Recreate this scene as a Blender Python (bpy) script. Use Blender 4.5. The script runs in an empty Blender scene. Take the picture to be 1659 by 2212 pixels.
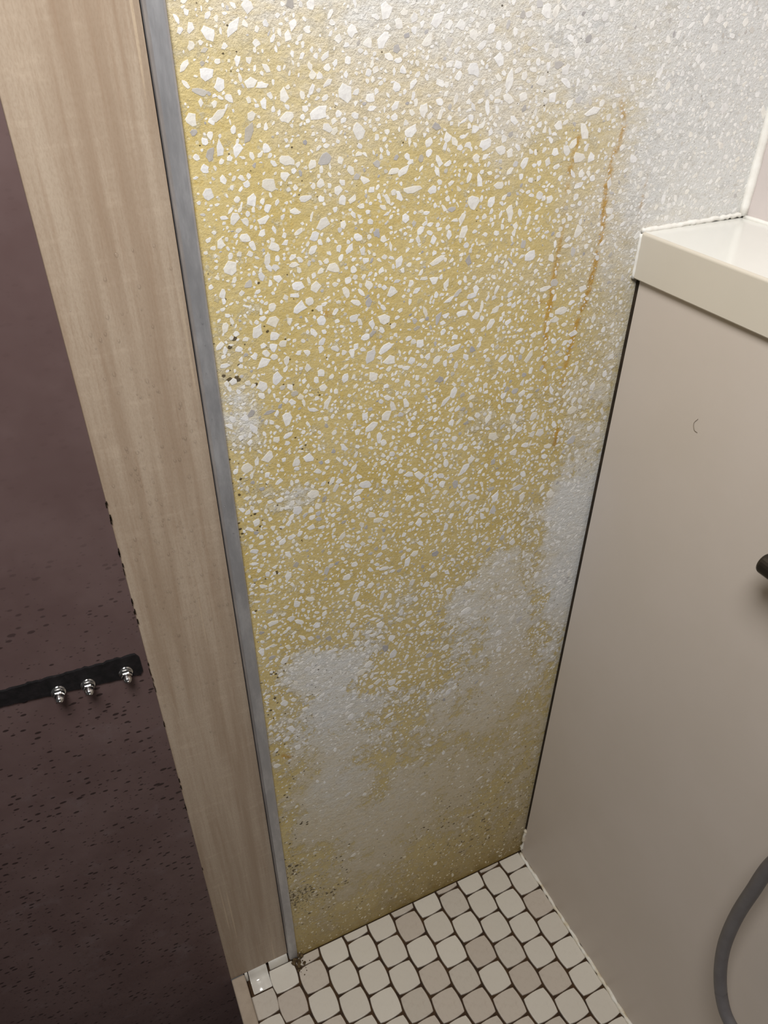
import bpy, math, random
import numpy as np
from mathutils import Matrix, Vector

random.seed(7)
rng = np.random.default_rng(7)
S = 0.033            # one floor-tile pitch in metres; all sizes below are in tile pitches
scene = bpy.context.scene
COL = scene.collection

# ------------------------------------------------------------------ camera, world, light, exposure
cam_d = bpy.data.cameras.new('camera')
cam_d.sensor_fit = 'HORIZONTAL'
cam_d.sensor_width = 36.0
cam_d.lens = 1610.35 / 1659 * 36.0
cam_d.clip_start = 0.01
cam = bpy.data.objects.new('camera', cam_d)
COL.objects.link(cam)
yaw, pit, rol = 0.440895, 0.625446, -0.004680
fw = Vector((math.sin(yaw) * math.cos(pit), math.cos(yaw) * math.cos(pit), -math.sin(pit)))
rt = Vector((math.cos(yaw), -math.sin(yaw), 0))
dn = fw.cross(rt)
cx_ = rt * math.cos(rol) + dn * math.sin(rol)
cy_ = dn * math.cos(rol) - rt * math.sin(rol)
cm = Matrix((cx_, -cy_, -fw)).transposed().to_4x4()
cm.translation = Vector((-12.6566, -13.1332, 30.2016)) * S
cam.matrix_world = cm
scene.camera = cam

world = bpy.data.worlds.new('world')
scene.world = world
world.use_nodes = True
world.node_tree.nodes['Background'].inputs[0].default_value = (1.0, 0.99, 0.98, 1)
world.node_tree.nodes['Background'].inputs[1].default_value = 0.06

def area_light(name, loc, target, size, power, col):
    d = bpy.data.lights.new(name, 'AREA')
    d.shape = 'DISK'; d.size = size; d.energy = power; d.color = col
    o = bpy.data.objects.new(name, d); COL.objects.link(o)
    o.location = Vector(loc) * S
    o.rotation_euler = (Vector(target) - Vector(loc)).to_track_quat('-Z', 'Y').to_euler()
    return o
area_light('room_lamp', (-16, -13.5, 46), (-4, 0, 12), 0.36, 10.6, (1.0, 0.99, 0.975))

vs = scene.view_settings
vs.view_transform = 'Standard'; vs.look = 'None'; vs.gamma = 1.0; vs.use_curve_mapping = False
vs.exposure = 0.0

# ------------------------------------------------------------------ helpers
def lin(r, g, b):
    def f(c):
        c /= 255.0
        return c / 12.92 if c <= 0.04045 else ((c + 0.055) / 1.055) ** 2.4
    return (f(r), f(g), f(b), 1.0)

def wloc(o):
    v = Vector((0, 0, 0))
    while o is not None:
        v += o.location; o = o.parent
    return v

def mesh(name, verts, faces, mat=None, smooth=False):
    me = bpy.data.meshes.new(name)
    v = np.asarray(verts, dtype=float) * S
    me.from_pydata(v.tolist(), [], [list(map(int, f)) for f in faces])
    if mat: me.materials.append(mat)
    if smooth: me.polygons.foreach_set('use_smooth', [True] * len(me.polygons))
    me.update()
    return me

def put(name, me, loc=(0, 0, 0), parent=None, rotz=0.0):
    o = bpy.data.objects.new(name, me)
    COL.objects.link(o)
    w = Vector(loc) * S
    if parent is not None:
        w = w - wloc(parent); o.parent = parent
    o.location = w
    o.rotation_euler = (0, 0, rotz)
    return o

def empty(name, loc=(0, 0, 0)):
    o = bpy.data.objects.new(name, None); COL.objects.link(o)
    o.empty_display_size = 0.02
    o.location = Vector(loc) * S
    return o

def tag(o, label=None, cat=None, group=None, kind=None):
    if label: o['label'] = label
    if cat: o['category'] = cat
    if group: o['group'] = group
    if kind: o['kind'] = kind
    return o

def bevel(o, w, seg=2):
    m = o.modifiers.new('bevel', 'BEVEL'); m.width = w * S; m.segments = seg; m.limit_method = 'ANGLE'
    return o

def box(x0, x1, y0, y1, z0, z1):
    v = [(x, y, z) for z in (z0, z1) for y in (y0, y1) for x in (x0, x1)]
    f = [(0, 2, 3, 1), (4, 5, 7, 6), (0, 1, 5, 4), (2, 6, 7, 3), (0, 4, 6, 2), (1, 3, 7, 5)]
    return v, f

class NT:
    """small node-tree writer"""
    def __init__(s, name, rough=0.5, spec=0.5):
        s.mat = bpy.data.materials.new(name); s.mat.use_nodes = True
        s.t = s.mat.node_tree; s.b = s.t.nodes['Principled BSDF']
        s.b.inputs['Roughness'].default_value = rough
        s.b.inputs['Specular IOR Level'].default_value = spec
        tc = s.t.nodes.new('ShaderNodeTexCoord')
        mp = s.t.nodes.new('ShaderNodeVectorMath'); mp.operation = 'SCALE'; mp.inputs['Scale'].default_value = 1 / S
        s.t.links.new(tc.outputs['Object'], mp.inputs[0]); s.co = mp.outputs[0]
    def L(s, a, b): s.t.links.new(a, b)
    def inp(s, sock, v):
        if hasattr(v, 'is_output'): s.L(v, sock)
        else: sock.default_value = v
    def stretch(s, sc, off=(0, 0, 0)):
        m = s.t.nodes.new('ShaderNodeMapping'); m.inputs['Scale'].default_value = sc; m.inputs['Location'].default_value = off
        s.L(s.co, m.inputs[0]); return m.outputs[0]
    def noise(s, scale, detail=4, rough=0.5, co=None, dist=0.0):
        n = s.t.nodes.new('ShaderNodeTexNoise'); n.inputs['Scale'].default_value = scale
        n.inputs['Detail'].default_value = detail; n.inputs['Roughness'].default_value = rough
        n.inputs['Distortion'].default_value = dist
        s.L(co or s.co, n.inputs['Vector']); return n.outputs[0]
    def voro(s, scale, co=None, feature='F1', out='Distance'):
        n = s.t.nodes.new('ShaderNodeTexVoronoi'); n.inputs['Scale'].default_value = scale; n.feature = feature
        s.L(co or s.co, n.inputs['Vector']); return n.outputs[out]
    def attr(s, name):
        n = s.t.nodes.new('ShaderNodeAttribute'); n.attribute_name = name; return n.outputs['Fac']
    def m(s, op, a, b=0.0, c=None):
        n = s.t.nodes.new('ShaderNodeMath'); n.operation = op
        s.inp(n.inputs[0], a); s.inp(n.inputs[1], b)
        if c is not None: s.inp(n.inputs[2], c)
        return n.outputs[0]
    def step(s, x, a, b, lo=0.0, hi=1.0):
        n = s.t.nodes.new('ShaderNodeMapRange'); n.interpolation_type = 'SMOOTHSTEP'
        s.inp(n.inputs[0], x); n.inputs[1].default_value = a; n.inputs[2].default_value = b
        n.inputs[3].default_value = lo; n.inputs[4].default_value = hi
        return n.outputs[0]
    def mix(s, f, a, b):
        n = s.t.nodes.new('ShaderNodeMix'); n.data_type = 'RGBA'
        s.inp(n.inputs[0], f); s.inp(n.inputs[6], a); s.inp(n.inputs[7], b); return n.outputs[2]
    def col(s, v): s.inp(s.b.inputs['Base Color'], v)
    def rough(s, v): s.inp(s.b.inputs['Roughness'], v)
    def bump(s, h, strength=0.3, dist=0.02):
        n = s.t.nodes.new('ShaderNodeBump'); n.inputs['Strength'].default_value = strength
        n.inputs['Distance'].default_value = dist * S
        s.L(h, n.inputs['Height']); s.L(n.outputs[0], s.b.inputs['Normal'])

# stain, tan tone, mould and rust of the terrazzo: (x, z, amount) in wall coordinates
STAIN = [(-9.72,29.71,0.35),(-9.03,29.7,0.3),(-8.3,29.7,0.2),(-6.74,29.68,0.1),(-5.03,29.66,0.05),(-2.11,29.62,0.0),(1.34,29.58,0.0),(-9.81,29.13,0.5),(-9.24,29.11,0.5),(-8.65,29.1,0.55),(-7.96,29.08,0.35),(-6.75,29.04,0.25),(-4.98,28.98,0.15),(-4.6,28.97,0.2),(-1.95,28.89,0.05),(1.64,28.78,0.0),(-9.73,28.7,0.8),(-9.15,28.67,0.5),(-7.99,28.62,0.4),(-6.75,28.57,0.25),(-4.94,28.49,0.15),(-1.83,28.35,0.2),(1.87,28.18,0.0),(-9.8,28.25,0.9),(-9.2,28.22,0.75),(-8.43,28.17,0.4),(-7.19,28.1,0.3),(-5.85,28.02,0.25),(-3.9,27.91,0.15),(-1.71,27.78,0.5),(0.76,27.63,0.0),(-9.78,27.85,0.95),(-9.1,27.8,0.85),(-8.3,27.75,0.55),(-7.46,27.69,0.4),(-6.76,27.63,0.5),(-5.84,27.57,0.75),(-4.87,27.5,0.6),(-3.84,27.42,0.45),(-2.3,27.31,0.6),(-0.99,27.22,0.3),(0.94,27.08,0.0),(-9.83,27.51,0.95),(-8.9,27.43,0.9),(-8.08,27.36,0.7),(-7.39,27.31,0.5),(-6.3,27.22,0.8),(-4.84,27.09,0.9),(-3.24,26.96,0.7),(-2.1,26.87,0.4),(-0.24,26.71,0.05),(-9.75,27.0,0.95),(-8.54,26.88,1.0),(-6.77,26.7,1.0),(-4.79,26.5,1.0),(-3.15,26.34,0.95),(-2.21,26.25,0.5),(-1.35,26.16,0.3),(-0.06,26.03,0.05),(2.05,25.82,0.0),(-9.83,26.4,0.9),(-8.59,26.25,1.0),(-6.77,26.03,1.0),(-5.27,25.85,0.95),(-4.19,25.72,0.85),(-2.8,25.56,0.9),(-2.44,25.52,0.4),(-1.18,25.36,0.35),(-9.82,25.84,0.8),(-8.64,25.67,0.9),(-6.78,25.42,1.0),(-5.23,25.2,0.85),(-4.12,25.05,0.55),(-2.94,24.89,0.5),(-1.68,24.72,0.45),(-0.47,24.55,0.3),(-9.83,25.16,0.8),(-8.69,24.98,0.95),(-6.78,24.67,1.0),(-5.19,24.42,0.85),(-3.44,24.14,0.9),(-2.18,23.94,0.9),(-1.1,23.77,0.5),(-0.4,23.66,0.4),(-9.85,24.26,0.5),(-9.5,24.19,0.7),(-8.77,24.05,0.95),(-6.79,23.68,1.0),(-5.13,23.37,0.9),(-3.31,23.02,0.85),(-1.98,22.77,0.8),(-0.85,22.56,0.5),(-0.26,22.45,0.4),(-9.85,23.58,0.35),(-9.58,23.52,0.3),(-8.83,23.36,0.9),(-6.79,22.94,1.0),(-5.09,22.58,1.0),(-3.21,22.18,0.85),(-2.12,21.95,0.6),(-1.11,21.74,0.45),(-0.36,21.58,0.4),(-9.84,22.86,0.4),(-9.56,22.8,0.3),(-8.69,22.59,0.95),(-6.8,22.15,1.0),(-5.05,21.74,0.9),(-4.03,21.5,0.5),(-3.1,21.28,0.5),(-1.97,21.02,0.6),(-0.77,20.74,0.4),(-9.84,21.99,0.6),(-9.56,21.92,0.6),(-8.76,21.71,0.85),(-7.92,21.49,0.8),(-6.81,21.19,0.95),(-4.99,20.72,0.95),(-3.25,20.26,0.8),(-1.94,19.92,0.6),(-0.7,19.59,0.35),(-9.95,21.09,0.55),(-9.35,20.91,0.5),(-8.51,20.67,0.35),(-7.74,20.44,0.6),(-6.58,20.1,1.0),(-4.93,19.62,0.95),(-3.12,19.09,0.8),(-1.91,18.74,0.55),(-1.11,18.5,0.1),(-9.84,20.18,0.65),(-9.11,19.95,0.7),(-8.01,19.6,0.95),(-6.2,19.01,1.0),(-4.17,18.37,0.85),(-2.69,17.89,0.65),(-1.74,17.58,0.5),(-0.74,17.26,0.1),(-9.84,19.25,0.7),(-8.75,18.87,0.85),(-7.45,18.41,0.95),(-6.18,17.97,0.95),(-4.82,17.49,0.9),(-4.09,17.23,0.6),(-2.86,16.8,0.35),(-1.55,16.34,0.45),(-0.69,16.04,0.1),(-9.73,18.07,0.65),(-8.82,17.72,0.85),(-7.61,17.25,0.85),(-6.57,16.84,0.75),(-6.03,16.63,0.4),(-5.18,16.3,0.6),(-3.98,15.84,0.35),(-2.37,15.21,0.3),(-1.15,14.74,0.5),(-0.41,14.45,0.1),(-9.72,16.98,0.7),(-8.9,16.64,0.7),(-7.91,16.22,0.6),(-6.85,15.77,0.5),(-5.43,15.17,0.7),(-4.67,14.85,0.6),(-3.72,14.45,0.4),(-2.2,13.8,0.3),(-0.92,13.26,0.5),(-9.84,15.71,0.7),(-9.24,15.43,0.45),(-8.48,15.08,0.25),(-7.69,14.71,0.25),(-6.86,14.32,0.55),(-5.84,13.84,0.7),(-4.59,13.26,0.6),(-3.42,12.72,0.35),(-1.98,12.05,0.3),(-0.84,11.51,0.45),(-9.86,14.09,0.75),(-9.36,13.83,0.45),(-8.3,13.28,0.25),(-6.87,12.54,0.4),(-6.11,12.14,0.55),(-4.48,11.29,0.4),(-2.69,10.36,0.35),(-0.71,9.33,0.45),(-9.74,12.42,0.6),(-9.07,12.04,0.4),(-8.09,11.48,0.35),(-6.89,10.79,0.5),(-5.59,10.05,0.5),(-3.83,9.05,0.45),(-2.28,8.17,0.45),(-0.6,7.21,0.45),(-9.74,10.67,0.7),(-9.33,10.4,0.35),(-8.46,9.86,0.2),(-7.23,9.09,0.3),(-6.74,8.78,0.55),(-5.19,7.81,0.3),(-3.28,6.61,0.4),(-1.61,5.56,0.5),(-0.25,4.71,0.45),(-9.82,8.78,0.65),(-9.31,8.43,0.3),(-8.24,7.69,0.2),(-6.39,6.42,0.2),(-4.33,4.99,0.45),(-3.1,4.14,0.5),(-1.32,2.91,0.55),(-0.11,2.08,0.4),(-9.88,6.96,0.6),(-8.96,6.27,0.5),(-7.98,5.53,0.45),(-6.57,4.48,0.35),(-5.43,3.62,0.5),(-4.01,2.55,0.6),(-1.99,1.04,0.6),(-9.87,4.91,0.5),(-8.73,3.98,0.5),(-7.69,3.13,0.4),(-5.98,1.73,0.55),(-4.09,0.19,0.6),(-9.84,2.96,0.55),(-8.47,1.76,0.55),(-6.97,0.44,0.6),(-5.75,-0.64,0.55),(-9.89,0.91,0.6),(-9.1,0.16,0.6)]
TAN = [(-9.72,29.71,1.0),(-8.3,29.7,0.6),(-6.74,29.68,0.3),(-5.03,29.66,0.3),(-2.11,29.62,0.15),(1.34,29.58,0.0),(-9.83,29.01,1.0),(-8.36,28.96,0.8),(-6.75,28.91,0.8),(-4.97,28.84,0.6),(-1.91,28.74,0.3),(1.71,28.61,0.0),(-9.58,28.24,0.9),(-7.61,28.13,1.0),(-5.85,28.02,1.0),(-3.9,27.91,0.6),(-1.71,27.78,0.6),(0.12,27.67,0.05),(2.12,27.55,0.0),(-9.7,27.36,0.9),(-7.66,27.18,1.0),(-4.82,26.93,1.0),(-1.7,26.65,0.8),(-0.19,26.52,0.2),(2.61,26.27,0.1),(-9.82,25.84,0.8),(-7.73,25.55,0.9),(-4.69,25.13,0.9),(-1.68,24.72,0.8),(-0.47,24.55,0.55),(-9.82,24.53,0.5),(-8.75,24.34,0.8),(-5.71,23.79,0.8),(-2.04,23.13,0.8),(-0.35,22.83,0.6),(-9.72,23.04,0.2),(-9.26,22.94,0.3),(-7.87,22.62,0.7),(-4.44,21.84,0.7),(-1.72,21.22,0.7),(-0.36,20.92,0.45),(-9.85,21.06,0.4),(-8.51,20.67,0.2),(-6.82,20.17,0.7),(-4.25,19.42,0.7),(-1.91,18.74,0.7),(-0.95,18.45,0.0),(-9.77,18.81,0.5),(-8.07,18.19,0.5),(-6.04,17.45,0.3),(-4.05,16.72,0.4),(-1.81,15.91,0.6),(-0.59,15.46,0.0),(-9.65,16.47,0.5),(-8.18,15.82,0.2),(-6.15,14.93,0.2),(-3.84,13.92,0.3),(-1.39,12.84,0.6),(-0.43,12.42,0.15),(-9.74,14.02,0.5),(-8.3,13.28,0.1),(-6.11,12.14,0.2),(-3.6,10.84,0.35),(-0.71,9.33,0.5),(-9.74,10.67,0.6),(-8.16,9.67,0.1),(-6.06,8.36,0.25),(-3.28,6.61,0.6),(-1.61,5.56,0.8),(-0.25,4.71,0.6),(-9.73,6.85,0.6),(-7.98,5.53,0.3),(-6.01,4.06,0.4),(-4.01,2.55,0.9),(-1.76,0.87,1.0),(-9.67,2.82,0.9),(-7.92,1.28,0.9),(-5.75,-0.64,1.0)]
MOLD = [(-9.72,29.71,0.3),(-7.54,29.69,0.3),(-5.03,29.66,0.3),(-2.11,29.62,0.2),(1.34,29.58,0.1),(-9.6,28.04,0.3),(-6.76,27.86,0.3),(-3.87,27.67,0.3),(-0.44,27.44,0.2),(-9.9,25.85,0.4),(-7.73,25.55,0.25),(-4.69,25.13,0.2),(-1.02,24.62,0.15),(-9.92,24.46,0.75),(-9.12,24.31,0.75),(-7.8,24.07,0.3),(-4.56,23.48,0.1),(-0.61,22.76,0.1),(-9.8,21.98,0.7),(-8.96,21.76,0.4),(-5.62,20.88,0.1),(-1.48,19.8,0.1),(-9.84,18.11,0.5),(-8.11,17.44,0.15),(-5.47,16.41,0.2),(-1.5,14.87,0.2),(-9.82,14.26,0.9),(-9.35,14.01,0.3),(-6.87,12.74,0.2),(-3.62,11.08,0.35),(-0.74,9.6,0.25),(-9.77,10.68,0.6),(-8.46,9.86,0.2),(-5.19,7.81,0.3),(-1.61,5.56,0.5),(-0.25,4.71,0.6),(-9.86,8.29,0.7),(-8.57,7.38,0.2),(-6.03,5.59,0.3),(-3.89,4.07,0.75),(-2.16,2.85,0.85),(-0.51,1.69,0.7),(-9.79,6.04,0.9),(-8.84,5.3,0.6),(-6.94,3.82,0.4),(-5.0,2.32,0.55),(-2.83,0.63,0.7),(-9.75,4.19,1.0),(-8.93,3.5,0.85),(-7.7,2.47,0.5),(-5.36,0.51,0.5),(-9.78,1.17,0.7),(-8.9,0.35,0.4)]
RUST = [[(-1.47,28.65,0.3),(-1.32,28.24,0.5),(-1.11,27.7,0.7),(-1.27,27.15,0.8),(-1.33,26.62,1),(-1.25,25.86,1),(-1.28,25.07,1),(-1.36,24.25,1),(-1.57,23.45,1),(-1.66,22.59,0.9),(-1.58,21.45,0.4)],[(-2.23,27.56,0.8),(-2.34,27.06,0.7),(-2.33,26.35,0.3),(-2.33,25.4,0.7),(-2.37,24.81,0.9),(-2.38,23.75,1),(-2.32,22.84,0.6),(-2.1,21.82,0.3)],[(-0.25,26.99,0.2),(-0.27,26.34,0.5),(-0.3,25.76,0.3)],[(-1.59,20.8,0.9),(-1.61,20.39,0.9)],[(-4.83,27.01,0.1),(-4.31,27.01,0.4),(-3.44,26.81,0.1)],[(-3.27,24.48,0.5),(-2.35,24.24,0.6)],[(-7.76,24.88,0.8),(-7.65,24.81,0.8)],[(-9.6,12.09,0.9),(-9.24,11.7,0.6)]]

# ------------------------------------------------------------------ materials
def mat_terrazzo():
    n = NT('terrazzo', 0.5, 0.4)
    st, tn, mo, ru = n.attr('stain'), n.attr('tan'), n.attr('mold'), n.attr('rust')
    n1 = n.noise(0.75, 6, 0.65); n2 = n.noise(4.0, 8, 0.72); n3 = n.noise(14, 3, 0.6)
    nh = n.noise(2.2, 4, 0.6, n.stretch((1, 1, 2.4), (3, 0, 5)))
    # yellow film: patches
    a = n.m('ADD', st, n.m('MULTIPLY', n.m('SUBTRACT', n1, 0.5), 0.9))
    a = n.m('ADD', a, n.m('MULTIPLY', n.m('SUBTRACT', n2, 0.5), 1.0))
    a = n.m('ADD', a, n.m('MULTIPLY', n.m('SUBTRACT', n3, 0.5), 0.3))
    film = n.step(a, 0.40, 0.56, 0, 0.93)
    wide = n.step(a, 0.22, 1.15, 0, 0.93)
    up = n.attr('upper')
    film = n.m('ADD', n.m('MULTIPLY', wide, up), n.m('MULTIPLY', film, n.m('SUBTRACT', 1.0, up)))
    # bare / crusted base
    tb = n.step(n.m('ADD', tn, n.m('MULTIPLY', n.m('SUBTRACT', nh, 0.5), 0.9)), 0.0, 1.0)
    base = n.mix(tb, lin(223, 223, 221), lin(214, 200, 170))
    base = n.mix(n.step(n2, 0.35, 0.7, 0, 0.4), base, lin(230, 229, 226))
    base = n.mix(n.step(n3, 0.55, 0.75, 0, 0.25), base, lin(180, 165, 140))
    yel = n.mix(n.step(n1, 0.35, 0.65), lin(198, 174, 102), lin(207, 187, 128))
    yel = n.mix(n.step(n.noise(3.0, 4, 0.7, n.stretch((1, 1, 0.8), (9, 1, 2))), 0.56, 0.78, 0, 0.8), yel, lin(204, 166, 52))
    yel = n.mix(n.step(n3, 0.48, 0.75, 0, 0.5), yel, lin(218, 204, 160))
    yel = n.mix(n.step(n.noise(7, 5, 0.7, n.stretch((1, 1, 1), (2, 8, 4))), 0.5, 0.72, 0, 0.55), yel, lin(216, 205, 168))
    # fine aggregate and cream smears between the larger chips
    vf = n.voro(8.5, n.stretch((1, 1, 1), (3, 3, 3)))
    gr = n.m('MULTIPLY', n.step(vf, 0.20, 0.30, 1, 0), n.step(n.noise(2.5, 3, 0.6), 0.42, 0.56))
    yel = n.mix(n.m('MULTIPLY', gr, 0.7), yel, lin(216, 210, 192))
    sm = n.step(n.noise(2.4, 9, 0.78, n.stretch((1, 1, 1.2), (6, 2, 8))), 0.565, 0.63, 0, 0.75)
    yel = n.mix(sm, yel, lin(222, 214, 190))
    base = n.mix(n.step(n.noise(8, 6, 0.75, n.stretch((1, 1, 1), (5, 5, 1))), 0.52, 0.66, 0, 0.35), base, lin(176, 164, 142))
    soft = n.step(n.m('ADD', st, n.m('MULTIPLY', n.m('SUBTRACT', nh, 0.5), 0.7)), 0.15, 0.8, 0, 0.75)
    soft = n.m('MULTIPLY', soft, n.attr('wash'))
    base = n.mix(soft, base, lin(214, 197, 142))
    c = n.mix(film, base, yel)
    # rust runs
    rr = n.m('MULTIPLY', ru, n.step(n.noise(3.5, 4, 0.7), 0.3, 0.6))
    c = n.mix(n.step(rr, 0.08, 0.75, 0, 0.85), c, lin(190, 146, 54))
    # specks of mould, drawn-out flecks
    v1 = n.voro(5.0, n.stretch((1, 1, 1.25), (1, 4, 0)))
    sp = n.m('SUBTRACT', n.m('MULTIPLY', n.m('MULTIPLY', mo, 1.25), n.step(n.noise(1.7, 3, 0.7), 0.33, 0.72)), n.m('MULTIPLY', v1, 2.3))
    sp2 = n.m('SUBTRACT', n.m('MULTIPLY', n.noise(9, 3, 0.75), n.m('MULTIPLY', mo, 1.5)), 0.72)
    sp = n.m('MAXIMUM', n.step(sp, 0.0, 0.12), n.step(sp2, 0.0, 0.12))
    c = n.mix(n.m('MULTIPLY', sp, 0.9), c, lin(70, 56, 36))
    # general grime low on the wall
    c = n.mix(n.m('MULTIPLY', n.attr('grime'), n.step(n2, 0.2, 0.6, 0.45, 1.0)), c, lin(146, 122, 62))
    n.col(c)
    n.rough(n.step(film, 0, 1, 0.68, 0.36))
    h = n.m('ADD', n.m('MULTIPLY', n.noise(22, 4, 0.7), n.step(film, 0, 1, 0.8, 0.3)), n.m('MULTIPLY', n.noise(7, 6, 0.7), n.step(film, 0, 1, 1.3, 0.6)))
    h = n.m('ADD', h, n.m('MULTIPLY', sm, 0.5))
    n.bump(h, 0.55, 0.065)
    return n.mat

def mat_chip():
    n = NT('stone_chip', 0.38, 0.45)
    t = n.attr('tone')
    c = n.mix(n.step(t, 0.0, 1.0), lin(158, 155, 156), lin(240, 239, 237))
    c = n.mix(n.step(n.noise(9, 4, 0.6), 0.4, 0.7, 0, 0.45), c, lin(194, 190, 190))
    c = n.mix(n.attr('tint'), c, lin(214, 196, 140))
    n.col(c)
    n.bump(n.noise(30, 3, 0.6), 0.2, 0.02)
    return n.mat

def mat_wood():
    n = NT('wood_laminate', 0.42, 0.35)
    s1 = n.noise(1.0, 5, 0.6, n.stretch((2.6, 1, 0.12)))
    s2 = n.noise(1.0, 4, 0.65, n.stretch((9, 1, 0.35), (4, 2, 7)))
    s3 = n.noise(1.0, 3, 0.6, n.stretch((1.2, 1, 5.0), (2, 2, 1)))
    fib = n.noise(1.0, 2, 0.6, n.stretch((40, 1, 14)))
    sc = n.noise(1.0, 2, 0.5, n.stretch((5.5, 1, 0.10), (1, 5, 3)))
    c = n.mix(n.step(s1, 0.3, 0.7), lin(158, 138, 118), lin(180, 163, 144))
    c = n.mix(n.step(s2, 0.45, 0.75, 0, 0.5), c, lin(150, 126, 104))
    c = n.mix(n.m('MULTIPLY', n.step(s3, 0.5, 0.75, 0, 0.45), n.step(s1, 0.35, 0.6)), c, lin(190, 172, 152))
    c = n.mix(n.step(sc, 0.66, 0.70, 0, 0.6), c, lin(200, 180, 154))
    c = n.mix(n.step(fib, 0.4, 0.7, 0, 0.22), c, lin(138, 116, 94))
    n.col(c); n.bump(fib, 0.06, 0.01)
    return n.mat

def mat_dark():
    n = NT('plum_laminate', 0.5, 0.3)
    c = n.mix(n.step(n.noise(0.5, 4, 0.6), 0.35, 0.65), lin(96, 77, 75), lin(104, 85, 83))
    haze = n.step(n.noise(0.9, 6, 0.7), 0.52, 0.75, 0, 0.35)
    z = n.t.nodes.new('ShaderNodeSeparateXYZ'); n.L(n.co, z.inputs[0])
    low = n.step(z.outputs['Z'], 14, 23, 1.0, 0.0)
    c = n.mix(n.m('MULTIPLY', haze, low), c, lin(122, 110, 112))
    sp1 = n.voro(4.2, n.stretch((0.75, 1, 1.5)))
    d1 = n.step(n.m('SUBTRACT', n.m('MULTIPLY', n.noise(0.8, 4, 0.7), 0.5), sp1), 0.02, 0.10)
    sp2 = n.voro(7.5, n.stretch((0.8, 1, 1.4), (5, 0, 2)))
    d2 = n.step(n.m('SUBTRACT', n.m('MULTIPLY', n.noise(1.1, 4, 0.7, n.stretch((1, 1, 1), (7, 3, 1))), 0.36), sp2), 0.0, 0.08)
    d = n.m('MULTIPLY', n.m('MAXIMUM', d1, n.m('MULTIPLY', d2, 0.7)), n.step(z.outputs['Z'], 17, 22, 1.0, 0.08))
    c = n.mix(n.m('MULTIPLY', d, 0.85), c, lin(38, 27, 26))
    n.col(c)
    n.rough(n.step(n.noise(3, 3), 0.3, 0.7, 0.42, 0.6))
    return n.mat

def mat_plain(name, c1, c2, rough, spec=0.5, scale=1.5, bump=0.0, bscale=20, metal=0.0):
    n = NT(name, rough, spec)
    n.col(n.mix(n.step(n.noise(scale, 4, 0.6), 0.3, 0.7), lin(*c1), lin(*c2)))
    n.b.inputs['Metallic'].default_value = metal
    if bump: n.bump(n.noise(bscale, 4, 0.6), bump, 0.03)
    return n.mat

def mat_caulk():
    n = NT('caulk', 0.5, 0.3)
    c = n.mix(n.step(n.noise(2.0, 4, 0.6), 0.4, 0.7), lin(232, 228, 218), lin(206, 190, 158))
    c = n.mix(n.step(n.noise(1.6, 5, 0.8), 0.60, 0.68, 0, 0.85), c, lin(62, 52, 42))
    n.col(c); n.bump(n.noise(9, 3), 0.3, 0.05)
    return n.mat

def mat_tile(name, c1, c2, rough, speck):
    n = NT(name, rough, 0.5)
    oi = n.t.nodes.new('ShaderNodeObjectInfo')
    c = n.mix(oi.outputs['Random'], lin(*c1), lin(*c2))
    c = n.mix(n.step(n.noise(6, 5, 0.7), 0.45, 0.8, 0, speck), c, lin(150, 130, 112))
    n.col(c); n.bump(n.noise(2.5, 2), 0.08, 0.05)
    return n.mat

def mat_metal():
    n = NT('anodised_aluminium', 0.42, 0.5)
    n.b.inputs['Metallic'].default_value = 0.6
    c = n.mix(n.step(n.noise(1.0, 5, 0.7, n.stretch((2, 1, 0.6))), 0.4, 0.7), lin(172, 171, 173), lin(196, 195, 196))
    n.col(c); n.rough(n.step(n.noise(1.0, 4, 0.7, n.stretch((6, 1, 0.8))), 0.3, 0.7, 0.34, 0.5))
    return n.mat

def mat_water():
    n = NT('water', 0.03, 0.5)
    t, o = n.t, n.t.nodes['Material Output']
    tr = t.nodes.new('ShaderNodeBsdfTransparent'); gl = t.nodes.new('ShaderNodeBsdfGlossy'); gl.inputs['Roughness'].default_value = 0.05
    tr.inputs[0].default_value = (1, 1, 1, 1)
    lw = t.nodes.new('ShaderNodeFresnel'); lw.inputs[0].default_value = 1.33
    mx = t.nodes.new('ShaderNodeMixShader')
    n.L(n.m('MULTIPLY', lw.outputs[0], 0.3), mx.inputs[0]); n.L(tr.outputs[0], mx.inputs[1]); n.L(gl.outputs[0], mx.inputs[2])
    n.L(mx.outputs[0], o.inputs['Surface'])
    return n.mat

TERR, CHIP, WOOD, DARK = mat_terrazzo(), mat_chip(), mat_wood(), mat_dark()
CAULK, METAL, WATER = mat_caulk(), mat_metal(), mat_water()
CLEAN = mat_plain('clean_caulk', (236, 234, 228), (226, 222, 214), 0.5, 0.3, 3, 0.2, 8)
T_CREAM = mat_tile('tile_cream', (214, 207, 194), (205, 197, 184), 0.35, 0.10)
T_PINK = mat_tile('tile_pinkish', (197, 186, 172), (189, 177, 163), 0.5, 0.3)
T_GREY = mat_tile('tile_beige', (200, 191, 178), (190, 180, 166), 0.45, 0.3)
T_WHITE = mat_plain('tile_white_glaze', (226, 222, 212), (216, 210, 200), 0.12, 0.6)
GROUT = mat_plain('grout', (70, 48, 24), (48, 32, 18), 0.75, 0.3, 4, 0.4)
CURB = mat_plain('curb_cement', (176, 160, 142), (166, 150, 132), 0.5, 0.3, 3, 0.15, 8)
APRON = mat_plain('greige_panel', (202, 191, 181), (199, 188, 177), 0.42, 0.35, 0.3)
COUNT = mat_plain('cream_counter', (224, 223, 217), (222, 221, 214), 0.14, 0.5, 0.3)
RWALL = mat_plain('pale_wall', (206, 196, 192), (200, 190, 186), 0.4, 0.4, 0.6)
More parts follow.
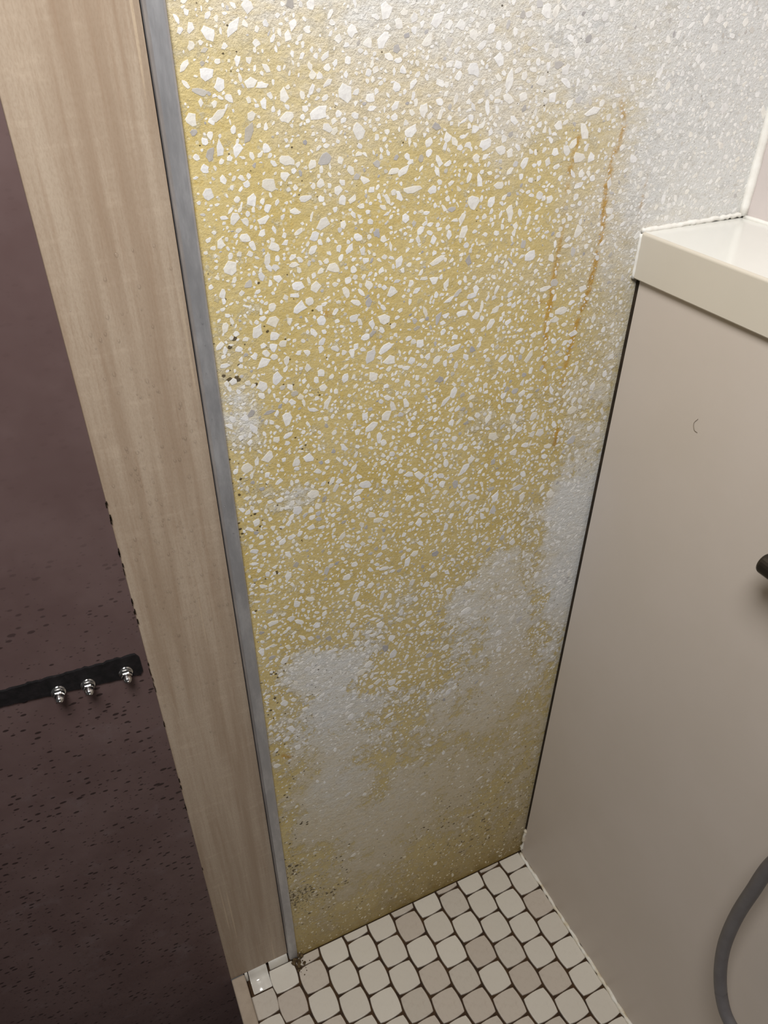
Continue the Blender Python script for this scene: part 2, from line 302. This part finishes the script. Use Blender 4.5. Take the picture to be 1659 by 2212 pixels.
BLACK = mat_plain('black_rubber', (12, 10, 11), (26, 22, 24), 0.7, 0.3, 6, 0.5, 9)
MOULD = mat_plain('mould', (24, 20, 16), (46, 36, 24), 0.9, 0.1, 8)
DIRT = mat_plain('dirt', (52, 38, 24), (110, 92, 66), 0.9, 0.2, 9, 0.5)
STEEL = mat_plain('steel', (198, 196, 194), (206, 204, 202), 0.18, 0.5, 2, metal=1.0)
HOSE = mat_plain('grey_hose', (104, 100, 100), (96, 92, 92), 0.45, 0.4, 2)
GUN = mat_plain('dark_metal', (58, 52, 46), (50, 45, 40), 0.3, 0.5, 2, metal=0.6)
GAP_SHADE = mat_plain('shade_brown', (58, 47, 36), (40, 33, 26), 0.8, 0.2, 3)  # dark brown that paints the shade of the cabinet gap
EDGE = mat_plain('darker_cream', (205, 197, 183), (202, 194, 180), 0.25, 0.4, 0.3)
UNDER = mat_plain('lower_floor', (90, 78, 72), (80, 70, 64), 0.7, 0.3, 1)

# ------------------------------------------------------------------ the terrazzo wall
def spread(pts, X, Z, k):
    """smooth blend of scattered values (x, z, value) given in wall coordinates"""
    p = np.array(pts)
    out = np.zeros(X.shape)
    flat_x, flat_z, res = X.ravel(), Z.ravel(), np.zeros(X.size)
    for i in range(0, X.size, 20000):
        dx = flat_x[i:i + 20000, None] - p[None, :, 0]
        dz = (flat_z[i:i + 20000, None] - p[None, :, 1])
        w = 1.0 / (dx * dx + dz * dz + k * k) ** 2
        res[i:i + 20000] = (w * p[None, :, 2]).sum(1) / w.sum(1)
    return res.reshape(X.shape)

def seg_mask(lines, X, Z, w):
    out = np.zeros(X.shape)
    for ln in lines:
        for (x0, z0, a0), (x1, z1, a1) in zip(ln, ln[1:]):
            dx, dz = x1 - x0, z1 - z0
            t = np.clip(((X - x0) * dx + (Z - z0) * dz) / (dx * dx + dz * dz + 1e-9), 0, 1)
            d2 = (X - x0 - t * dx) ** 2 + (Z - z0 - t * dz) ** 2
            out = np.maximum(out, (a0 + (a1 - a0) * t) * np.exp(-d2 / (2 * w * w)))
    return out

WX0, WX1, WZ1 = -10.02, 3.2, 60.0
xs = np.linspace(WX0, WX1, 210)
zs = np.concatenate([np.linspace(0.0, 31.5, 500), np.linspace(33, WZ1, 20)])
gx, gz = np.meshgrid(xs, zs)
nx, nz = len(xs), len(zs)
V = np.stack([gx.ravel(), np.zeros(gx.size), gz.ravel()], 1)
idx = np.arange(nx * nz).reshape(nz, nx)
F = np.stack([idx[:-1, :-1].ravel(), idx[:-1, 1:].ravel(), idx[1:, 1:].ravel(), idx[1:, :-1].ravel()], 1).tolist()
nv = len(V)
bx = [(x, 1.5, z) for z in (0, WZ1) for x in (WX0, WX1)]
V = np.concatenate([V, np.array(bx)])
c00, c10, c01, c11 = idx[0, 0], idx[0, -1], idx[-1, 0], idx[-1, -1]
F += [[nv + 1, nv, nv + 2, nv + 3], [c00, c01, nv + 2, nv], [c11, c10, nv + 1, nv + 3], [c01, c11, nv + 3, nv + 2], [c10, c00, nv, nv + 1]]
wm = mesh('wall_back', V, F, TERR)
stain_g = spread(STAIN, gx, gz, 0.35) + 0.04 * np.clip((gz - 27.0) / 1.5, 0, 1) * np.clip((-4 - gx) / 3, 0, 1)
tan_g = np.clip(spread(TAN, gx, gz, 0.6) + 0.5 * np.clip((15 - gz) / 6, 0, 1), 0, 1)
mold_g = spread(MOLD, gx, gz, 0.4)
rust_g = seg_mask(RUST, gx, gz, 0.06)
grime_g = np.exp(-gz / 1.8) * 0.7 + np.exp(-gz / 6.0) * 0.4 * np.clip((gx + 9) / 5, 0.4, 1)
for nm, g in (('stain', stain_g), ('tan', tan_g), ('mold', mold_g), ('rust', rust_g), ('grime', np.clip(grime_g, 0, 1)), ('upper', 0.8 * np.clip((gz - 21) / 5, 0, 1)), ('wash', np.clip((gz - 13) / 7, 0.12, 1))):
    at = wm.attributes.new(nm, 'FLOAT', 'POINT')
    at.data.foreach_set('value', np.concatenate([g.ravel(), np.zeros(4)]).astype(np.float32))
wall = tag(put('wall_back', wm), 'terrazzo wall of white stone chips in yellow-stained cement', kind='structure')

# stone chips: the terrazzo's aggregate, each a low irregular stone standing a hair proud of the cement
def sample(g, x, z):
    i = int(np.clip((x - WX0) / (WX1 - WX0) * (nx - 1), 0, nx - 1)); j = int(np.clip(z / 31.5 * 499, 0, 499))
    return g[j, i]
cells, chips = {}, []
CS = 0.34
def try_chip(x, z, r):
    ci, cj = int(math.floor(x / CS)), int(math.floor(z / CS))
    for a in (-1, 0, 1):
        for b in (-1, 0, 1):
            for (px, pz, pr) in cells.get((ci + a, cj + b), ()):
                if (px - x) ** 2 + (pz - z) ** 2 < ((pr + r) * 0.80 + 0.008) ** 2: return False
    cells.setdefault((ci, cj), []).append((x, z, r)); return True
for count, r0, r1 in ((520, 0.11, 0.16), (2600, 0.075, 0.11), (9000, 0.048, 0.075), (26000, 0.022, 0.048)):
    for _ in range(count):
        x, z, r = rng.uniform(-9.9, 2.78), rng.uniform(0.2, 31.2), rng.uniform(r0, r1)
        if x > -0.1 and z < 25.7: continue
        if x > -1.8 and z > 22: r *= 0.75
        st = sample(stain_g, x, z)
        p = float(np.clip((z - 9.0) / 6.0, 0.16, 1.0))
        if st < 0.42 and z < 22: p *= 0.35
        if z < 12: r *= 0.75
        if rng.random() > p: continue
        if x - r < -9.98: continue
        if try_chip(x, z, r): chips.append((x, z, r))
def chip_shape(r):
    k = rng.integers(5, 10)
    ang = (np.arange(k) + rng.uniform(-0.32, 0.32, k)) / k * 2 * math.pi
    rad = rng.uniform(0.62, 1.15, k)
    el = 1.0 + abs(rng.normal(0, 0.6)); th = rng.normal(0.9, 0.9)
    px, pz = np.cos(ang) * rad * r * math.sqrt(el) * 1.0, np.sin(ang) * rad * r / math.sqrt(el)
    c, s = math.cos(th), math.sin(th)
    px, pz = px * c - pz * s, px * s + pz * c
    h = 0.003 + 0.012 * r
    v = [(a, 0.01, b) for a, b in zip(px, pz)] + [(a * 0.93, -h * 0.8, b * 0.93) for a, b in zip(px, pz)] + [(a * 0.78, -h, b * 0.78) for a, b in zip(px, pz)]
    f = []
    for ring in (0, k):
        f += [(ring + i, ring + (i + 1) % k, ring + k + (i + 1) % k, ring + k + i) for i in range(k)]
    f.append(tuple(2 * k + i for i in range(k)))
    return v, f
def chip_tone(x, z):
    t = float(np.clip(rng.normal(0.86, 0.10), 0.4, 1.0))
    if rng.random() < 0.07: t = rng.uniform(0.1, 0.5)
    if x > -1 and z > 26: t = min(1.0, t + 0.12)
    st = sample(stain_g, x, z)
    tint = float(np.clip(rng.normal(0.10, 0.10), 0, 0.5)) if st > 0.4 else float(np.clip(rng.normal(0.06, 0.06), 0, 0.4))
    if z < 10: tint = min(0.8, tint + (10 - z) * 0.05)
    return t, tint
camu = np.array((-12.6566, -13.1332, 30.2016))
chips.sort(key=lambda c: -c[2] / np.linalg.norm(np.array((c[0], 0, c[1])) - camu))
def chip_attrs(me, tones, tints):
    a = me.attributes.new('tone', 'FLOAT', 'POINT'); a.data.foreach_set('value', np.array(tones, np.float32))
    a = me.attributes.new('tint', 'FLOAT', 'POINT'); a.data.foreach_set('value', np.array(tints, np.float32))
for (x, z, r) in chips[:300]:
    v, f = chip_shape(r); t, ti = chip_tone(x, z)
    me = mesh('stone_chip', v, f, CHIP); chip_attrs(me, [t] * len(v), [ti] * len(v))
    put('stone_chip', me, (x, 0, z), wall)
VV, FF, TT, TI = [], [], [], []
for (x, z, r) in chips[300:]:
    v, f = chip_shape(r); t, ti = chip_tone(x, z); b = len(VV)
    VV += [(a + x, y, c + z) for a, y, c in v]; FF += [tuple(b + i for i in q) for q in f]
    TT += [t] * len(v); TI += [ti] * len(v)
me = mesh('small_stone_chips', VV, FF, CHIP); chip_attrs(me, TT, TI)
tag(put('small_stone_chips', me, (0, 0, 0), wall), kind='stuff')

# ------------------------------------------------------------------ floor and its mosaic tiles
fv, ff = box(-11.99, 0.3, -26, 1.4, -2.0, -0.07)
floor = tag(put('floor', mesh('floor', fv, ff, GROUT)), 'mosaic floor of small barrel-shaped beige tiles with brown grout', kind='structure')

def tile_outline():
    pts = []
    for t in np.linspace(-1, 1, 7): pts.append((0.491 - 0.056 * t * t, t * 0.430))          # right
    for t in np.linspace(1, -1, 7): pts.append((t * 0.420, 0.491 - 0.044 * t * t))          # far
    for t in np.linspace(1, -1, 7): pts.append((-0.491 + 0.056 * t * t, t * 0.430))         # left
    for t in np.linspace(-1, 1, 7): pts.append((t * 0.420, -0.491 + 0.044 * t * t))         # near
    return pts
def clip(poly, a, b, c):
    """keep a*x + b*y <= c"""
    out = []
    for (p, q) in zip(poly, poly[1:] + poly[:1]):
        dp, dq = a * p[0] + b * p[1] - c, a * q[0] + b * q[1] - c
        if dp <= 0: out.append(p)
        if (dp < 0 < dq) or (dq < 0 < dp):
            t = dp / (dp - dq); out.append((p[0] + (q[0] - p[0]) * t, p[1] + (q[1] - p[1]) * t))
    return out
def tile_mesh(poly, mat, top=0.0):
    k = len(poly)
    P = np.array(poly); c = P.mean(0)
    def inset(d):
        D = P - c; L = np.linalg.norm(D, axis=1, keepdims=True) + 1e-9
        return c + D * np.maximum(0.2, (1 - d / L))
    v = [(x, y, -0.15) for x, y in P] + [(x, y, top - 0.035) for x, y in P] + [(x, y, top - 0.008) for x, y in inset(0.01)] + [(x, y, top) for x, y in inset(0.03)]
    f = []
    for r in range(3):
        f += [(r * k + i, r * k + (i + 1) % k, (r + 1) * k + (i + 1) % k, (r + 1) * k + i) for i in range(k)]
    f.append(tuple(3 * k + i for i in range(k)))
    return mesh('tile', v, f, mat, smooth=False)
OUT = tile_outline()
full = {m.name: tile_mesh(OUT, m) for m in (T_CREAM, T_PINK, T_GREY)}
ROT = math.atan(0.027)
cr, sr = math.cos(ROT), math.sin(ROT)
for i in range(0, 12):
    for j in range(0, 22):
        cxu = -(i + 0.5)
        ry = j if i % 2 == 0 else j - 0.5
        X = cxu * 1.012 - 0.05; Yc = -(0.13 + ry * 1.012) + 0.027 * cxu
        if i == 11: X += 0.06
        rv = random.random()
        mt = T_CREAM if rv < 0.58 else (T_PINK if rv < 0.85 else T_GREY)
        if i >= 10: lim_y = -0.02 if i == 10 else -0.60
        else: lim_y = -0.03
        W = [(X + (x * cr - y * sr), Yc + (x * sr + y * cr)) for x, y in OUT]
        cutp = [(x, y) for x, y in W]
        hit_any = max(p[1] for p in W) > lim_y or max(p[0] for p in W) > -0.10 or min(p[0] for p in W) < -12.0
        if not hit_any:
            put('tile', full[mt.name], (X, Yc, 0), floor, ROT)
            continue
        cutp = clip(cutp, 0, 1, lim_y)
        if len(cutp) > 2: cutp = clip(cutp, 1, 0, -0.10)
        if len(cutp) > 2: cutp = clip(cutp, -1, 0, 12.0)
        if len(cutp) < 3: continue
        A = np.array(cutp)
        if np.ptp(A[:, 0]) < 0.12 or np.ptp(A[:, 1]) < 0.06: continue
        put('tile', tile_mesh([(x - X, y - Yc) for x, y in cutp], mt), (X, Yc, 0), floor)

# white glazed cove tiles turning up under the wood panel
def cove(x0, x1, prof):
    v, f = [], []
    k = len(prof)
    ins = 0.03
    secs = [(x0, 0.02), (x0 + ins, 0.0), (x1 - ins, 0.0), (x1, 0.02)]
    for x, d in secs: v += [(x, y + d, z - d) for y, z in prof]
    for s in range(3):
        f += [(s * k + i, s * k + i + 1, (s + 1) * k + i + 1, (s + 1) * k + i) for i in range(k - 1)]
    b = len(v)                                   # back and underside close the piece
    v += [(x0, 0.3, prof[-1][1]), (x1, 0.3, prof[-1][1]), (x0, 0.3, -0.15), (x1, 0.3, -0.15), (x0, prof[0][0], -0.15), (x1, prof[0][0], -0.15)]
    l = 3 * k
    f += [(k - 1, l + k - 1, b + 1, b), (b, b + 1, b + 3, b + 2), (0, b + 4, b + 5, l)]
    f += [tuple([b + 4] + list(range(0, k)) + [b, b + 2]), tuple([b + 5, b + 3, b + 1] + list(range(l + k - 1, l - 1, -1)))]
    return mesh('cove_tile', v, f, T_WHITE, smooth=True)
short = [(-0.0, -0.02)] + [(0.005 + 0.115 * (1 - math.cos(t)), 0.40 * math.sin(t)) for t in np.linspace(0.05, math.pi / 2, 7)]
longp = [(-0.55, -0.03), (-0.5, 0.0), (-0.2, 0.01), (-0.1, 0.04), (-0.03, 0.11), (0.02, 0.22), (0.06, 0.33), (0.12, 0.40)]
tag(put('cove_tile', cove(-11.08, -10.36, short), (0, 0, 0), floor), 'white glazed cove tile')
tag(put('cove_tile', cove(-11.86, -11.17, longp), (0, 0, 0), floor), 'white glazed cove tile')
tag(put('cove_tile', cove(-11.99, -11.89, short), (0, 0, 0), floor), 'white glazed cove tile')

# threshold curb and lower floor beyond it
cv, cf = box(-12.49, -12.0, -26, 0.1, -6.0, 0.42)
curb = tag(put('trim_2', mesh('trim_2', cv, cf, CURB)), 'smooth greige threshold curb at the edge of the mosaic floor', kind='structure')
bevel(curb, 0.05)
lv, lf = box(-45, -12.49, -26, 1.5, -6.4, -6.0)
tag(put('floor_lower', mesh('floor_lower', lv, lf, UNDER)), 'lower floor below the dark panel beyond the curb', kind='structure')

# ------------------------------------------------------------------ wood panel and aluminium trim
pv, pf = box(-13.4, -10.335, 0.12, 0.9, 0.40, 58)
wood = tag(put('wood_panel', mesh('wood_panel', pv, pf, WOOD)), 'beige wood-grain laminate panel dotted with water drops beside the metal strip', 'wall panel')
prof = [(-10.31, 0.30), (-10.31, 0.02), (-10.29, -0.02), (-10.27, -0.05), (-10.03, -0.08), (-10.0, -0.07), (-9.985, -0.03), (-9.985, 0.02)]
tv = [(x, y, z) for z in (0.14, 58) for x, y in prof]; k = len(prof)
tf = [(i, (i + 1) % k, k + (i + 1) % k, k + i) for i in range(k)] + [tuple(range(k - 1, -1, -1)), tuple(range(k, 2 * k))]
tag(put('trim_1', mesh('trim_1', tv, tf, METAL)), 'grey aluminium edge strip between wood panel and terrazzo', kind='structure')

# ------------------------------------------------------------------ dark plum panel with black strip and cap nuts
root = empty('dark_panel', (-16, -0.1, -6.0))
tag(root, 'dark plum mould-speckled panel with a black strip and steel nuts', 'panel')
dv, df = box(-34, -12.49, 0.09, 0.118, -6.0, 58)
put('board', mesh('board', dv, df, DARK), (0, 0, 0), root)
n_ = 60
top = []; bot = []
for i in range(n_ + 1):
    x = -33.9 + (33.9 - 12.63) * i / n_
for i, x in enumerate(np.concatenate([np.linspace(-33.9, -17, 20), np.linspace(-16.9, -12.64, 56)])):
    t = max(0.0, (x + 15.6) / 3.0)
    bot.append((x, 17.2 - 0.36 * t + rng.normal(0, 0.008)))
    top.append((x, 17.68 - 0.12 * t + rng.normal(0, 0.012)))
bot[-1] = (bot[-1][0], bot[-1][1] + 0.12); top[-1] = (top[-1][0], top[-1][1] - 0.14)
k = len(top)
sv = [(x, 0.09, z) for x, z in bot] + [(x, 0.09, z) for x, z in top] + [(x, 0.05, z + 0.02) for x, z in bot] + [(x, 0.07, z - 0.04) for x, z in top]
sf = []
for i in range(k - 1):
    sf += [(2 * k + i, 2 * k + i + 1, 3 * k + i + 1, 3 * k + i), (i, i + 1, 2 * k + i + 1, 2 * k + i), (3 * k + i, 3 * k + i + 1, k + i + 1, k + i)]
sf.append((k - 1, 2 * k - 1, 4 * k - 1, 3 * k - 1))
tag(put('black_strip', mesh('black_strip', sv, sf, BLACK), (0, 0, 0), root), 'black grimy rubber strip')

def lathe_y(prof, seg=20, hexs=None):
    """prof: (radius, y); axis along -y"""
    v, f = [], []
    for r, y in prof:
        for s in range(seg):
            a = 2 * math.pi * s / seg
            v.append((r * math.cos(a), y, r * math.sin(a)))
    for p in range(len(prof) - 1):
        f += [(p * seg + s, (p + 1) * seg + s, (p + 1) * seg + (s + 1) % seg, p * seg + (s + 1) % seg) for s in range(seg)]
    f.append(tuple((len(prof) - 1) * seg + s for s in range(seg)))
    f.append(tuple(seg - 1 - s for s in range(seg)))
    return v, f
wv, wf = lathe_y([(0.16, 0.0), (0.165, -0.02), (0.15, -0.035), (0.09, -0.035)])
washer_me = mesh('washer', wv, wf, STEEL, smooth=True)
hv, hf = lathe_y([(0.125, -0.03), (0.13, -0.05), (0.13, -0.14), (0.118, -0.155)], 6)
dv_, df_ = lathe_y([(0.105, -0.15), (0.105, -0.20), (0.098, -0.25), (0.08, -0.295), (0.05, -0.325), (0.015, -0.335)], 20)
b = len(hv)
nut_me = mesh('cap_nut', hv + dv_, hf + [tuple(b + i for i in q) for q in df_], STEEL)
for pol in nut_me.polygons:
    if pol.index >= len(hf): pol.use_smooth = True
for (x, z) in ((-14.47, 17.15), (-13.85, 17.09), (-13.01, 17.10)):
    nt = put('cap_nut', nut_me, (x, 0.055, z), root)
    tag(nt, 'domed steel cap nut')
    put('washer', washer_me, (x, 0.055, z), nt)
# black mould along the panel's edge
mv, mf = [], []
for (z0, z1, cnt) in ((21.15, 21.9, 5), (19.9, 20.6, 5), (18.4, 19.1, 5), (16.2, 17.1, 6), (14.6, 15.1, 2), (12.2, 12.6, 2), (11.2, 11.4, 2), (8.0, 8.2, 1)):
    for _ in range(cnt):
        z = rng.uniform(z0, z1); h = rng.uniform(0.03, 0.10); w = rng.uniform(0.006, 0.014); x = -12.487 + rng.uniform(-0.012, 0.012)
        a, q = box(x - w, x + w, 0.085, 0.125, z - h, z + h); bb = len(mv)
        mv += a; mf += [tuple(bb + i for i in g) for g in q]
tag(put('edge_mould', mesh('edge_mould', mv, mf, MOULD), (0, 0, 0), root), 'black mould flecks along the edge', kind='stuff')

# ------------------------------------------------------------------ cabinet, countertop, right wall
cab = empty('cabinet', (1.5, -10, 0))
tag(cab, 'greige cabinet below the cream countertop, standing on the mosaic floor', 'cabinet')
sv_, sf_ = box(0.03, 0.30, -0.20, -0.005, 1.6, 24.46)  # added dark strip: the gap's shade is put in by colour
tag(put('gap_shade', mesh('gap_shade', sv_, sf_, GAP_SHADE), (0, 0, 0), cab), 'dark strip standing in for shade in the gap by the wall')
av, af = box(0.0, 0.35, -25, -0.13, 0.02, 24.5)
bevel(put('front_panel', mesh('front_panel', av, af, APRON), (0, 0, 0), cab), 0.015, 1)
kv, kf = box(0.35, 2.85, -25, -0.5, 0.02, 24.5)
put('body', mesh('body', kv, kf, APRON), (0, 0, 0), cab)

def rounded_slab(x0, x1, y0, y1, z0, z1, r):
    """counter with a rounded front (-x) edge, extruded along y"""
    pr = [(x1, z0), (x0 + 0.03, z0), (x0, z0 + 0.03)]
    pr += [(x0 + r - r * math.cos(t), z1 - r + r * math.sin(t)) for t in np.linspace(0, math.pi / 2, 6)] + [(x1, z1)]
    k = len(pr)
    v = [(x, y0, z) for x, z in pr] + [(x, y1, z) for x, z in pr]
    f = [(i, (i + 1) % k, k + (i + 1) % k, k + i) for i in range(k)] + [tuple(range(k)), tuple(range(2 * k - 1, k - 1, -1))]
    return v, f
top = empty('countertop', (1.4, -10, 24.5))
tag(top, 'glossy cream countertop with a thick front edge against the terrazzo wall', 'countertop')
tv, tf = box(-0.075, 2.88, -25.2, -0.05, 24.5, 25.54)
put('slab', mesh('slab', tv, tf, COUNT), (0, 0, 0), top)
tv, tf = rounded_slab(-0.14, -0.07, -25.2, -0.05, 24.5, 25.541, 0.06)
put('front_edge', mesh('front_edge', tv, tf, EDGE), (0, 0, 0), top)  # front edge in a darker cream than the slab
rv, rf = box(2.92, 4.0, -26, 0.0, 0.0, 60)
tag(put('wall_right', mesh('wall_right', rv, rf, RWALL)), 'pale pinkish grey wall above the countertop', kind='structure')

# caulk beads
def bead(name, pts, r, label, jit=0.25, seg=6, kind=None, mat=None, cat='caulk'):
    pts = [Vector(p) for p in pts]
    v, f = [], []
    for i, p in enumerate(pts):
        d = (pts[min(i + 1, len(pts) - 1)] - pts[max(i - 1, 0)]).normalized()
        a = d.orthogonal().normalized() if abs(d.z) > 0.9 else d.cross(Vector((0, 0, 1))).normalized()
        b2 = d.cross(a).normalized()
        rr = r * (1 + rng.uniform(-jit, jit))
        for s in range(seg):
            t = 2 * math.pi * s / seg
            q = p + a * rr * math.cos(t) + b2 * rr * math.sin(t)
            v.append(tuple(q))
    for i in range(len(pts) - 1):
        f += [(i * seg + s, i * seg + (s + 1) % seg, (i + 1) * seg + (s + 1) % seg, (i + 1) * seg + s) for s in range(seg)]
    f += [tuple(range(seg - 1, -1, -1)), tuple((len(pts) - 1) * seg + s for s in range(seg))]
    o = put(name, mesh(name, v, f, mat or CAULK, smooth=True))
    tag(o, label, cat)
    return o
bead('caulk_bead', [(-0.04 + rng.normal(0, 0.012), y, 0.0) for y in np.linspace(-0.1, -14, 90)], 0.075, 'cracked cream caulk line where the cabinet meets the floor', 0.35)
bead('caulk_bead', [(x, -0.03, 25.56 + 0.05 * (x + 0.1) / 3 + rng.normal(0, 0.008)) for x in np.linspace(-0.12, 2.86, 40)], 0.06, 'white caulk line between the countertop and the terrazzo wall', 0.2, mat=CLEAN)
bead('caulk_bead', [(2.88, -0.05, z) for z in np.linspace(25.6, 45, 90)], 0.11, 'vertical white caulk line in the corner above the countertop', 0.08, mat=CLEAN)
bead('caulk_bead', [(2.90, y, 25.56) for y in np.linspace(-0.1, -12, 60)], 0.06, 'caulk line between the countertop and the pale right wall', 0.15, mat=CLEAN)
bead('caulk_bead', [(-0.12, -0.035, z) for z in np.linspace(24.5, 25.5, 12)], 0.05, 'short caulk line at the end of the countertop front edge', 0.1, mat=CLEAN)
bead('caulk_bead', [(-0.01 + rng.normal(0, 0.015), -0.10 + rng.normal(0, 0.012), z) for z in np.linspace(0.05, 1.7, 16)], 0.05, 'short crumbling caulk line low in the cabinet gap', 0.6)

# ------------------------------------------------------------------ hose and tap
def spline(ctrl, n=14):
    P = [Vector(c) for c in ctrl]; P = [P[0] * 2 - P[1]] + P + [P[-1] * 2 - P[-2]]
    out = []
    for i in range(1, len(P) - 2):
        for t in np.linspace(0, 1, n, endpoint=False):
            a, b1, c, d = P[i - 1], P[i], P[i + 1], P[i + 2]
            out.append(0.5 * ((2 * b1) + (c - a) * t + (2 * a - 5 * b1 + 4 * c - d) * t * t + (3 * b1 - a - 3 * c + d) * t ** 3))
    out.append(P[-2]); return out
hp = spline([(-1.0, -9.9, 17.4), (-1.0, -9.2, 16.2), (-1.0, -8.80, 14.2), (-1.0, -8.72, 12.83), (-1.0, -8.69, 11.57), (-1.0, -8.77, 10.29), (-1.0, -9.0, 9.24), (-1.0, -9.36, 8.41), (-1.0, -9.80, 7.98), (-0.9, -10.6, 7.7), (-0.8, -11.6, 8.2), (-0.6, -12.4, 10.5)])
hose = bead('shower_hose', [tuple(p) for p in hp], 0.16, 'grey flexible hose curving in front of the cabinet', 0.0, 20, None, HOSE, 'hose')
tap = empty('tap', (0.0, -6.3, 19.9))
tag(tap, 'dark metal tap on the cabinet front, its rounded end at the right edge', 'tap')
v, f = lathe_y([(0.24, 0.0), (0.24, -0.9)], 20)
hd = [(0.12, 0.36), (0.20, 0.345), (0.235, 0.30), (0.24, -1.2)]
v, f = lathe_y(hd, 24)
o = put('handle', mesh('handle', v, f, GUN, smooth=False), (-0.75, -6.22, 20.6), tap)
bevel(o, 0.03)
v, f = lathe_y([(0.42, 0.0), (0.42, -0.6), (0.30, -0.65)], 24)
me = mesh('mount', [(-(-y) , x, z) for x, y, z in v], f, GUN)
put('mount', me, (-0.01, -7.0, 20.6), tap)
v, f = lathe_y([(0.2, 0.0), (0.2, -0.8)], 16)
me = mesh('stem', [(y, x, z) for x, y, z in v], f, GUN)
put('stem', me, (-0.02, -7.0, 20.6), tap)
hair = bead('hair', [tuple(p) for p in spline([(-0.012, -2.78, 22.15), (-0.012, -2.70, 22.0), (-0.012, -2.76, 21.86), (-0.012, -2.86, 21.84)], 6)], 0.004, 'tiny curled hair stuck to the cabinet front', 0.0, 5, None, DIRT, 'hair')

# ------------------------------------------------------------------ water drops and dirt
def dome(x, y, z, rx, rz, h, V_, F_):
    b = len(V_); k = 8
    for rr, hh in ((1.0, 0.0), (0.8, 0.55), (0.45, 0.88)):
        for s in range(k):
            t = 2 * math.pi * s / k
            V_.append((x + rx * rr * math.cos(t), y - h * hh, z + rz * rr * math.sin(t)))
    V_.append((x, y - h, z))
    for r in range(2):
        F_ += [(b + r * k + s, b + r * k + (s + 1) % k, b + (r + 1) * k + (s + 1) % k, b + (r + 1) * k + s) for s in range(k)]
    F_ += [(b + 2 * k + s, b + 2 * k + (s + 1) % k, b + 3 * k) for s in range(k)]
    F_.append(tuple(b + k - 1 - s for s in range(k)))
DV, DF = [], []
for _ in range(300):
    z = rng.normal(20.5, 3.4); x = rng.normal(-11.35, 0.55)
    if not (3 < z < 26.5 and -12.4 < x < -10.4): continue
    r = rng.uniform(0.012, 0.036) * (1.0 if z > 12 else 0.7)
    dome(x, 0.1205, z, r, r * rng.uniform(1.0, 1.7), r * 0.7, DV, DF)
for _ in range(14):
    z = rng.uniform(20, 26.5); x = rng.uniform(-10.24, -10.06); r = rng.uniform(0.014, 0.03)
    dome(x, -0.06, z, r, r * 1.3, r * 0.7, DV, DF)
tag(put('water_drops', mesh('water_drops', DV, DF, WATER, smooth=True)), 'tiny clear water drops on the wood panel and metal strip', 'water drops', kind='stuff')

GV, GF = [], []
def lump(c, r, k=7, m=5):
    b = len(GV)
    for i in range(m + 1):
        ph = math.pi * i / m
        for s in range(k):
            t = 2 * math.pi * s / k; q = r * rng.uniform(0.6, 1.2)
            GV.append((c[0] + q * math.sin(ph) * math.cos(t), c[1] + q * math.sin(ph) * math.sin(t), c[2] + 0.8 * q * math.cos(ph)))
    for i in range(m):
        for s in range(k):
            GF.append((b + i * k + s, b + i * k + (s + 1) % k, b + (i + 1) * k + (s + 1) % k, b + (i + 1) * k + s))
for c, r in (((-10.12, -0.10, 0.10), 0.13), ((-10.0, -0.2, 0.05), 0.11), ((-10.2, -0.16, 0.06), 0.09), ((-9.9, -0.06, 0.13), 0.12), ((-10.05, -0.34, 0.02), 0.08), ((-9.84, -0.32, 0.02), 0.07), ((-10.1, -0.48, 0.0), 0.06), ((-9.98, -0.05, 0.28), 0.07)):
    lump(c, r)
for _ in range(26): lump((rng.normal(-10.02, 0.14), -abs(rng.normal(0.3, 0.18)) - 0.03, 0.012), rng.uniform(0.015, 0.035), 5, 3)
tag(put('dirt_clump', mesh('dirt_clump', GV, GF, DIRT)), 'clump of dark brown dirt at the foot of the metal strip', 'dirt')
